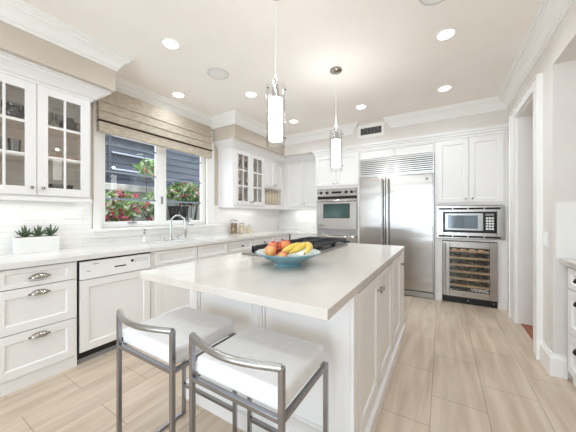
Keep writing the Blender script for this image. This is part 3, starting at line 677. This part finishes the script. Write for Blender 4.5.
# wall register
t = thing('air_vent', 'white framed dark air register high on the wall, between the crown ends', 'vent', (-1.025, 4.40, 2.55))
FV = BACK(4.40)
obj('frame', FV.ringframe(G(), -1.245, -.805, 2.55, 2.765, .05, .016), 'trim', t, bevel=.002)
obj('backing', FV.box(G(), -1.2, -.85, .0, .003, 2.598, 2.718), 'black', t)
g = G()
for i in range(5): FV.box(g, -1.195, -.855, .004, .010, 2.608+.022*i, 2.613+.022*i)
for i in range(1, 6): FV.box(g, -1.195+.057*i-.002, -1.195+.057*i+.002, .003, .009, 2.6, 2.715)
obj('louvres', g, 'grey', t)

# ------------------------------------------------------------------ island
t = thing('island_cabinet', 'white kitchen island base with panelled seating end and three doors', 'island', (-.94, 2.1, 0))
IX0, IX1, IY0, IY1 = -1.51, -.372, 1.20, 3.0
obj('carcass', G().box(IX0, IX1, IY0, IY1, 0, .874), 'cab', t)
FI = LEFT(IX1)
FE = BACK(IY0)
def panel(F, u0, u1, z0, z1):
    g = G(); F.shaker(g, u0, u1, z0, z1, .012, .014, .009, .006); return g
g = FE.box(G(), -1.51, -1.43, 0, .02, 0, .874); FE.box(g, -.975, -.885, 0, .02, 0, .874); FE.box(g, -.47, -.372, 0, .02, 0, .874)
for a, b in ((-1.43, -.975), (-.885, -.47)): FE.box(g, a, b, 0, .02, .80, .874); FE.box(g, a, b, 0, .02, 0, .17)
obj('end_frame', g, 'cab', t, bevel=.002)
for a, b in ((-1.43, -.975), (-.885, -.47)): obj('end_panel', FE.ringframe(G(), a, b, .17, .80, .014, .012), 'cab', t, bevel=.002)
obj('stile_bead', FE.box(FE.box(G(), -.958, -.954, .02, .023, .17, .80), -.906, -.902, .02, .023, .17, .80), 'cab', t)
obj('corner_post', FI.box(G(), IY0-.02, 1.26, 0, .02, 0, .874), 'cab', t, bevel=.004)
obj('end_post', FI.box(G(), 2.78, IY1, 0, .02, .0, .874), 'cab', t, bevel=.004)
for a, b, ku in ((1.27, 1.725, 1.692), (1.732, 2.24, 1.765), (2.30, 2.76, 2.725)):
    d = front(FI, 'door', a, b, .135, .862, t, .064); knob(FI, ku, .772, d, 'nickel', .02, .017)
BI = [(0, .105), (.006, .105), (.012, .09), (.012+.022, .088), (.036, .08), (.036, 0), (0, 0)]
obj('baseboard', G().sweep(BI, [(IX1, IY1), (IX1, IY0-.02), (IX0, IY0-.02), (IX0, IY1)][::-1]), 'cab', t)
obj('baseboard_far_end', G().box(IX0, IX1+.03, IY1, IY1+.012, 0, .1), 'cab', t)
tag(obj('island_countertop', G().box(-1.535, -.347, .85, 3.022, .875, .915), 'quartz', at=(-.94, 1.94, .875), bevel=.003), 'thick white quartz slab with seating overhang on top of the island', 'countertop')
# cooktop
t = thing('cooktop', 'stainless gas cooktop with black iron grates set on the island', 'cooktop', (-1.18, 2.2, .915))
CX0, CX1, CY0, CY1 = -1.46, -.90, 1.66, 2.80; zt = .937
obj('tray', G().box(CX0, CX1, CY0, CY1, .9155, zt), 'steel2', t, bevel=.005)
for i in range(6):
    y = CY0+.13+.176*i
    obj('knob', G().lathe([(.027, 0), (.027, .008), (.021, .012), (.019, .036), (0, .038)], (CX0+.055, y, zt), n=16), 'black', t, smooth=True)
for i in range(3):
    for x in (-1.24, -1.03):
        y = CY0+.2+.37*i
        obj('burner', G().lathe([(.06, 0), (.06, .008), (.04, .012), (.04, .02), (.036, .026), (0, .027)], (x, y, zt), n=20), 'iron', t, smooth=True)
for i in range(3):
    y0 = CY0+.02+.37*i; y1 = y0+.355; x0, x1 = -1.355, -.925; z = zt+.032; g = G()
    for x in (x0, (x0+x1)/2, x1): g.box(x-.009, x+.009, y0, y1, z, z+.022)
    for y in (y0, y1): g.box(x0, x1, y-.008 if y == y1 else y, y if y == y1 else y+.008, z, z+.022)
    n = 7
    for j in range(1, n): yy = y0+(y1-y0)*j/n; g.box(x0, x0+.085, yy-.006, yy+.006, z+.006, z+.026).box(x1-.085, x1, yy-.006, yy+.006, z+.006, z+.026).box((x0+x1)/2-.07, (x0+x1)/2+.07, yy-.006, yy+.006, z+.006, z+.024)
    for x in (x0, x1):
        for y in (y0+.008, y1-.008): g.box(x-.009, x+.009, y-.009, y+.009, zt, z)
    obj('grate', g, 'iron', t, bevel=.002)
# fruit bowl
BX, BY, BZ = -.885, 1.475, .915
t = thing('fruit_bowl', 'wide shallow blue footed bowl of fruit on the island worktop', 'bowl', (BX, BY, BZ))
obj('bowl', G().lathe([(.093, 0), (.097, .004), (.088, .014), (.10, .022), (.15, .048), (.205, .078), (.218, .087), (.217, .091), (.2, .084), (.15, .056), (.09, .03), (0, .024)], (BX, BY, BZ), n=48), 'bowl', t, smooth=True)
obj('inner_glaze', G().lathe([(.2175, .0915), (.2, .0855), (.15, .0575), (.09, .0315), (0, .0255)], (BX, BY, BZ), n=48, cap=False), 'bowlin', t, smooth=True)
ux, uy = V((.857, .515, 0)), V((-.515, .857, 0))   # across and away from the viewer
def fruit(name, a, b, z, r, m, label, cat='apple', stem=True):
    c = V((BX, BY, BZ+z))+ux*a+uy*b
    g = G().lathe([(0, -.82*r), (.35*r, -.9*r), (.72*r, -.66*r), (.98*r, -.1*r), (1.0*r, .2*r), (.86*r, .62*r), (.5*r, .86*r), (.2*r, .8*r), (0, .66*r)], c, (random.uniform(-.3, .3), random.uniform(-.4, .1), 1), 22)
    t = obj(name, g, m, at=tuple(c), smooth=True); tag(t, label, cat)
    if stem: obj('stem', G().tube([c+V((0, 0, .6*r)), c+V((.004, -.003, 1.02*r))], .0018, 6), 'bananatip', t)
    return t
fruit('apple', -.115, .015, .092, .044, 'apple2', 'blush red and yellow apple at the left side of the blue bowl')
fruit('apple', -.105, .10, .108, .042, 'apple', 'red apple behind the blush apple, on the cooktop side of the bowl')
fruit('apple', -.022, .05, .122, .044, 'apple', 'round red apple in the middle of the bowl beside the bananas')
fruit('apple', -.035, -.06, .068, .034, 'apple2', 'small blush apple low between the front apple and the bananas')
fruit('plum', -.06, .04, .082, .024, 'plum', 'dark little plum wedged between the apples in the bowl', 'plum', False)
t = thing('banana_bunch', 'bunch of three yellow bananas on the right side of the blue bowl', 'bananas', tuple(V((BX, BY, BZ+.08))+ux*.08))
P0 = V((BX, BY, BZ+.135))+ux*.105+uy*.05
for k, (da, db, dz, bend) in enumerate(((-.175, -.075, -.062, .010), (-.10, -.11, -.048, .012), (.0, -.135, -.045, .014))):
    e = P0+ux*da+uy*db+V((0, 0, dz)); pts = []
    for i in range(9):
        s = i/8; p = P0.lerp(e, s)+V((0, 0, bend*4*s*(1-s)))+ux*(.035*4*s*(1-s) if k else .01*s)
        pts.append(p)
    b = obj('banana', G().tube(pts, .02, 8, radii=[.009, .015, .021, .0235, .024, .0235, .020, .013, .005]), 'banana', t, smooth=True)
    obj('banana_tip', G().tube([pts[-1], pts[-1]+(pts[-1]-pts[-2])*.3], .0045, 6), 'bananatip', b)
obj('stalk', G().tube([P0, P0+ux*.012+uy*.02+V((0, 0, .018))], .010, 8), 'bananatip', t, smooth=True)

# ------------------------------------------------------------------ stools
def stool(x0, x1, y0, y1, label):
    cx, cy = (x0+x1)/2, (y0+y1)/2; q = .0095; zs = .603; zt = .768
    t = thing('bar_stool', label, 'stool', (cx, cy, 0), 'white bar stools at the island')
    for x in (x0, x1): obj('leg', G().box(x-q, x+q, y0-q, y0+q, 0, zt), 'stoolmetal', t, bevel=.002)
    for x in (x0, x1): obj('leg', G().box(x-q, x+q, y1-q, y1+q, 0, zs), 'stoolmetal', t, bevel=.002)
    for x in (x0, x1): obj('floor_runner', G().box(x-q, x+q, y0+q, y1-q, 0, .018), 'stoolmetal', t, bevel=.002)
    g = G().box(x0+q, x1-q, y0-q, y0+q, zs-.017, zs).box(x0+q, x1-q, y1-q, y1+q, zs-.017, zs)
    for x in (x0, x1): g.box(x-q, x+q, y0+q, y1-q, zs-.017, zs)
    obj('seat_frame', g, 'stoolmetal', t, bevel=.0015)
    obj('foot_rail', G().box(x0+q, x1-q, y1-q, y1+q, .177, .195), 'stoolmetal', t, bevel=.0015)
    g = G().box(x0+q-.004, x1-q+.004, y0+q+.001, y1+.012, zs+.0005, .678)
    c = obj('seat', g, 'leather', t, bevel=.016, seg=4)
    pts = []
    for i in range(15):
        s = i/14; pts.append((x0+(x1-x0)*s, y0-.05*math.sin(PI*s), zt-.004))
    obj('back_rail', G().tube(pts, .013, 12), 'steel2', t, smooth=True)
    for x in (x0, x1): obj('rail_screw', G().lathe([(.005, 0), (.004, .003), (0, .004)], (x, y0, zt+.0), n=8), 'stoolmetal', t)
stool(-1.396, -.968, .672, 1.05, 'white padded steel bar stool standing nearer the dishwasher')
stool(-.865, -.438, .69, 1.05, 'white padded steel bar stool standing nearer the island doors')

# ------------------------------------------------------------------ ceiling fittings
def pendant(x, y, label, up=5):
    t = thing('pendant_lamp', label, 'pendant lamp', (x, y, ZC), 'glass pendants over the island')
    obj('canopy', G().lathe([(.064, 0), (.064, -.018), (.055, -.026), (.008, -.028), (.008, -.04), (0, -.04)], (x, y, ZC)), 'nickel', t, smooth=True)
    obj('cord', G().tube([(x, y, ZC-.035), (x, y, 2.17)], .0022, 6), 'china', t)
    obj('socket', G().lathe([(.006, 2.19), (.016, 2.185), (.018, 2.13), (.024, 2.125), (.026, 2.065), (.045, 2.06), (.045, 2.049), (0, 2.049)], (x, y, 0)), 'chrome', t, smooth=True)
    obj('inner_shade', G().lathe([(0, 2.048), (.048, 2.048), (.048, 1.767), (.045, 1.762), (0, 1.762)], (x, y, 0), n=28), 'frost', t, smooth=True)
    obj('glass_cylinder', G().lathe([(.066, 2.14), (.066, 1.716), (.0625, 1.716), (.0625, 2.14), (.066, 2.14)], (x, y, 0), n=32, cap=False), 'tube', t, smooth=True)
    for z in (2.105, 1.775):
        for k in range(3):
            a = 2*PI*k/3+.25; d = V((math.cos(a), math.sin(a), 0))
            obj('stud', G().tube([V((x, y, z))+d*.058, V((x, y, z))+d*.072], .002, 6).ball(V((x, y, z))+d*.072, .0055, 1), 'bronze', t)
    l = bpy.data.lights.new('pendant_uplight', 'POINT'); l.energy = up; l.color = (.98, .99, 1); l.shadow_soft_size = .015  # point lamp added above the glass to brighten the ceiling
    o = bpy.data.objects.new('pendant_uplight', l); C.objects.link(o); o.location = (x, y, 2.20)
pendant(-.985, 1.475, 'clear glass cylinder pendant lamp hanging over the seating end of the island')
pendant(-.972, 2.61, 'clear glass cylinder pendant lamp hanging over the cooktop, toward the ovens', 15)
def downlight(x, y, label, power=8, shown=True):
    if shown:
        t = thing('recessed_downlight', label, 'downlight', (x, y, ZC), 'recessed ceiling downlights')
        obj('trim_ring', G().lathe([(.062, -.001), (.078, -.005), (.085, -.003), (.086, 0)], (x, y, ZC), n=32, cap=False), 'trim', t, smooth=True)
        obj('lens', G().lathe([(.064, -.0005), (.063, -.003), (0, -.0035)], (x, y, ZC), n=28), 'lamp', t, smooth=True)
    area('downlight_beam', (x, y, ZC-.012), (0, 0, 0), .13, .13, power, (.84, .945, 1.03), 'DISK', 150)
downlight(-2.11, 1.45, 'round lit downlight in front of the glass cupboard soffit end')
downlight(-2.92, 2.117, 'round lit downlight close to the crown over the sink window', 3.5)
downlight(-2.11, 2.59, 'round lit downlight between the ceiling speaker and the two pendants')
downlight(-2.11, 3.70, 'round lit downlight in the corner near the solid wall cupboards')
downlight(-1.0, 3.70, 'round lit downlight in front of the air register')
downlight(.025, 2.59, 'round lit downlight over the aisle between island and doorway')
downlight(.025, 3.69, 'round lit downlight in front of the tall microwave cabinet')
for x, y in ((.025, 1.45), (-1.0, .3), (-2.11, .3), (.025, .3), (-2.11, -1.4), (-.6, -1.4)): downlight(x, y, '', 3.5, False)
def speaker(x, y, label):
    t = thing('ceiling_speaker', label, 'speaker', (x, y, ZC))
    obj('rim', G().lathe([(.10, -.001), (.102, -.006), (.115, -.006), (.118, 0)], (x, y, ZC), n=36, cap=False), 'rim', t, smooth=True)
    obj('mesh_cover', G().lathe([(.101, -.0005), (.101, -.004), (0, -.006)], (x, y, ZC), n=36), 'speaker', t, smooth=True)
speaker(-2.107, 2.018, 'round white in ceiling speaker near the sink window')
speaker(-.03, 2.06, 'round white in ceiling speaker over the aisle near the doorway')

# ------------------------------------------------------------------ roman shade
t = thing('roman_shade', 'beige linen roman shade with dark tape, drawn up over the sink window', 'window shade', (-3.17, 2.14, 2.16))
def cloth(z0, z1, xa, xb, y0=1.315, y1=2.885):
    return G().hexa([(-3.205, y0, z0), (-3.205, y1, z0), (xa, y1, z0), (xa, y0, z0), (-3.205, y0, z1), (-3.205, y1, z1), (xb, y1, z1), (xb, y0, z1)])
for z0, z1, a, b in ((2.152, 2.262, -3.135, -3.145), (2.262, 2.282, -3.13, -3.13), (2.282, 2.385, -3.14, -3.16), (2.378, 2.49, -3.146, -3.168), (2.484, 2.66, -3.155, -3.18)):
    dark = z1-z0 < .03
    obj('tape_band' if dark else 'fold', cloth(z0, z1, a, b) if not dark else G().box(-3.2, -3.132, 1.313, 2.887, z0+.003, z1-.003), 'band' if dark else 'linen', t, bevel=.004)

# ------------------------------------------------------------------ niche on the right
t = thing('buffet_cabinet', 'white drawer cabinet with dark cup pulls in the wall niche', 'cabinet', (1.1, 2.3, 0))
FN = SIDE(.82)
obj('carcass', G().box(.82, NX-.002, 1.88, NY1-.062, .08, .874), 'cab', t)
obj('toe_kick', G().box(.83, NX-.002, 1.88, NY1-.062, 0, .08), 'cab', t)
for u0, u1 in ((2.30, 2.715), (1.89, 2.295)):
    for z0, z1 in ((.712, .862), (.385, .703), (.09, .376)):
        d = front(FN, 'drawer', u0, u1, z0, z1, t, .055, .04 if z1 > .8 else .055)
        cup_pull(FN, (u0+u1)/2, z1-.06, d, 'bronze', .042)
tag(obj('buffet_countertop', G().box(.778, NX-.002, 1.86, NY1-.012, .876, .915), 'quartz', at=(1.1, 2.3, .876), bevel=.003), 'white worktop on the drawer cabinet in the wall niche', 'countertop')
area('niche_fill', (1.08, 2.2, 2.42), (0, 0, 0), .2, .8, .6, (.98, .99, 1))  # weak lamp added under the niche header, without a fitting

# ------------------------------------------------------------------ garden outside the sink window
struct('ground', G().box(-8, XL-.16, -3, 9, -.06, 0), 'ground')
t = thing('garden_wall', 'low grey garden wall with white cap behind the flowers outside', 'wall', (-4.85, 3, 0))
obj('wall_body', G().box(-4.95, -4.75, -1, 8, 0, 1.66), 'gwall', t); obj('wall_cap', G().box(-5.0, -4.70, -1, 8, 1.66, 1.78), 'gcap', t, bevel=.01)
t = thing('neighbour_house', 'dark blue grey clapboard house beyond the garden wall', 'house', (-6.3, 3, 0))
g = G()
for i in range(30):
    z = .2+.17*i
    g.hexa([(-6.2, 2.52, z), (-6.2, 9, z), (-6.165, 9, z), (-6.165, 2.52, z), (-6.2, 2.52, z+.17), (-6.2, 9, z+.17), (-6.19, 9, z+.17), (-6.19, 2.52, z+.17)])
    g.hexa([(-7.2, -2, z), (-7.2, 2.5, z), (-7.165, 2.5, z), (-7.165, -2, z), (-7.2, -2, z+.17), (-7.2, 2.5, z+.17), (-7.19, 2.5, z+.17), (-7.19, -2, z+.17)])
    g.hexa([(-7.2, 2.52, z), (-6.19, 2.52, z), (-6.19, 2.49, z), (-7.2, 2.49, z), (-7.2, 2.52, z+.17), (-6.19, 2.52, z+.17), (-6.19, 2.512, z+.17), (-7.2, 2.512, z+.17)])
obj('clapboard', g, 'siding', t)
obj('corner_board', G().box(-6.21, -6.15, 2.47, 2.55, .2, 5.3), 'siding', t)
f = obj('louvre_frame', G().box(-6.17, -6.14, 2.75, 2.80, 1.6, 3.5).box(-6.17, -6.14, 3.95, 4.0, 1.6, 3.5).box(-6.17, -6.14, 2.75, 4.0, 3.5, 3.55), 'siding', t)
g = G()
for i in range(5): z = 1.9+.36*i; g.hexa([(-6.16, 2.8, z), (-6.16, 3.95, z), (-6.08, 3.95, z-.03), (-6.08, 2.8, z-.03), (-6.16, 2.8, z+.02), (-6.16, 3.95, z+.02), (-6.08, 3.95, z-.015), (-6.08, 2.8, z-.015)])
obj('louvre_slats', g, 'sidetrim', f)
def shrub(name, label, c, rad, n, flowers, seed, pale=.25, petal='petal'):
    r = random.Random(seed); t = thing(name, label, 'shrub', (c[0], c[1], 0))
    g = G(); P = []
    for i in range(7):
        a = r.uniform(0, 2*PI); e = V((c[0]+rad[0]*.6*math.cos(a), c[1]+rad[1]*.7*math.sin(a), c[2]+r.uniform(-.3, .6)*rad[2]))
        g.tube([(c[0]+r.uniform(-.05, .05), c[1]+r.uniform(-.1, .1), 0), (c[0]*.5+e.x*.5, c[1]*.5+e.y*.5, c[2]*.6), e], .012, 5, radii=[.014, .01, .004])
    obj('stems', g, 'bark', t)
    sets = {'leaf': G(), 'leafw': G(), petal: G()}
    def leaf(g, p, s):
        d = V((r.gauss(0, 1), r.gauss(0, 1), r.gauss(0, .6))).normalized(); u = d.orthogonal().normalized(); u.rotate(Matrix.Rotation(r.uniform(0, 6.28), 3, d)); w = d.cross(u)
        k = d*s*.2
        v = [g.b.verts.new(q) for q in (p-u*s, p+w*s*.45+k, p+u*s, p-w*s*.45+k)]; g.b.faces.new(v)
    def pt():
        while True:
            q = V((r.uniform(-1, 1), r.uniform(-1, 1), r.uniform(-1, 1)))
            if q.length < 1: return V((c[0]+q.x*rad[0], c[1]+q.y*rad[1], c[2]+q.z*rad[2]))
    for i in range(n): leaf(sets['leafw' if r.random() < pale else 'leaf'], pt(), r.uniform(.04, .075))
    for i in range(flowers):
        p = pt(); p.x = max(p.x, c[0]+rad[0]*.1)
        for k in range(7): leaf(sets[petal], p+V((r.gauss(0, .025), r.gauss(0, .025), r.gauss(0, .022))), .036)
    obj('leaves', sets['leaf'], 'leaf', t); obj('pale_leaves', sets['leafw'], 'leafw', t); obj('blossoms', sets[petal], petal, t)
shrub('flowering_shrub', 'flowering shrub with magenta blossoms outside the left window pane', (-4.35, 2.10, 1.38), (.2, .36, .24), 900, 46, 11, .38)
shrub('flowering_shrub', 'smaller pale leaved flowering shrub beside the window centre post', (-4.35, 2.64, 1.40), (.18, .18, .24), 480, 18, 12, .5)
shrub('flowering_shrub', 'leafy shrub with pink blossoms outside the right window pane', (-4.35, 3.36, 1.67), (.2, .42, .22), 1000, 48, 13, .25)
shrub('flowering_shrub', 'tall sparse shrub with coral blossoms by the window centre post', (-4.55, 2.72, 2.08), (.12, .26, .2), 120, 10, 14, .3, 'petal2')
t = thing('garden_pot', 'round dark garden pot on a stand outside the right window pane', 'pot', (-3.95, 2.86, 0))
obj('pot_bowl', G().lathe([(.05, 1.12), (.11, 1.16), (.15, 1.26), (.165, 1.37), (.175, 1.40), (.15, 1.40), (.13, 1.36), (0, 1.35)], (-3.95, 2.86, 0), n=28), 'pot', t, smooth=True)
obj('stand', G().lathe([(.14, 0), (.14, .03), (.03, .06), (.03, 1.12), (0, 1.13)], (-3.95, 2.86, 0), n=16), 'pot', t, smooth=True)
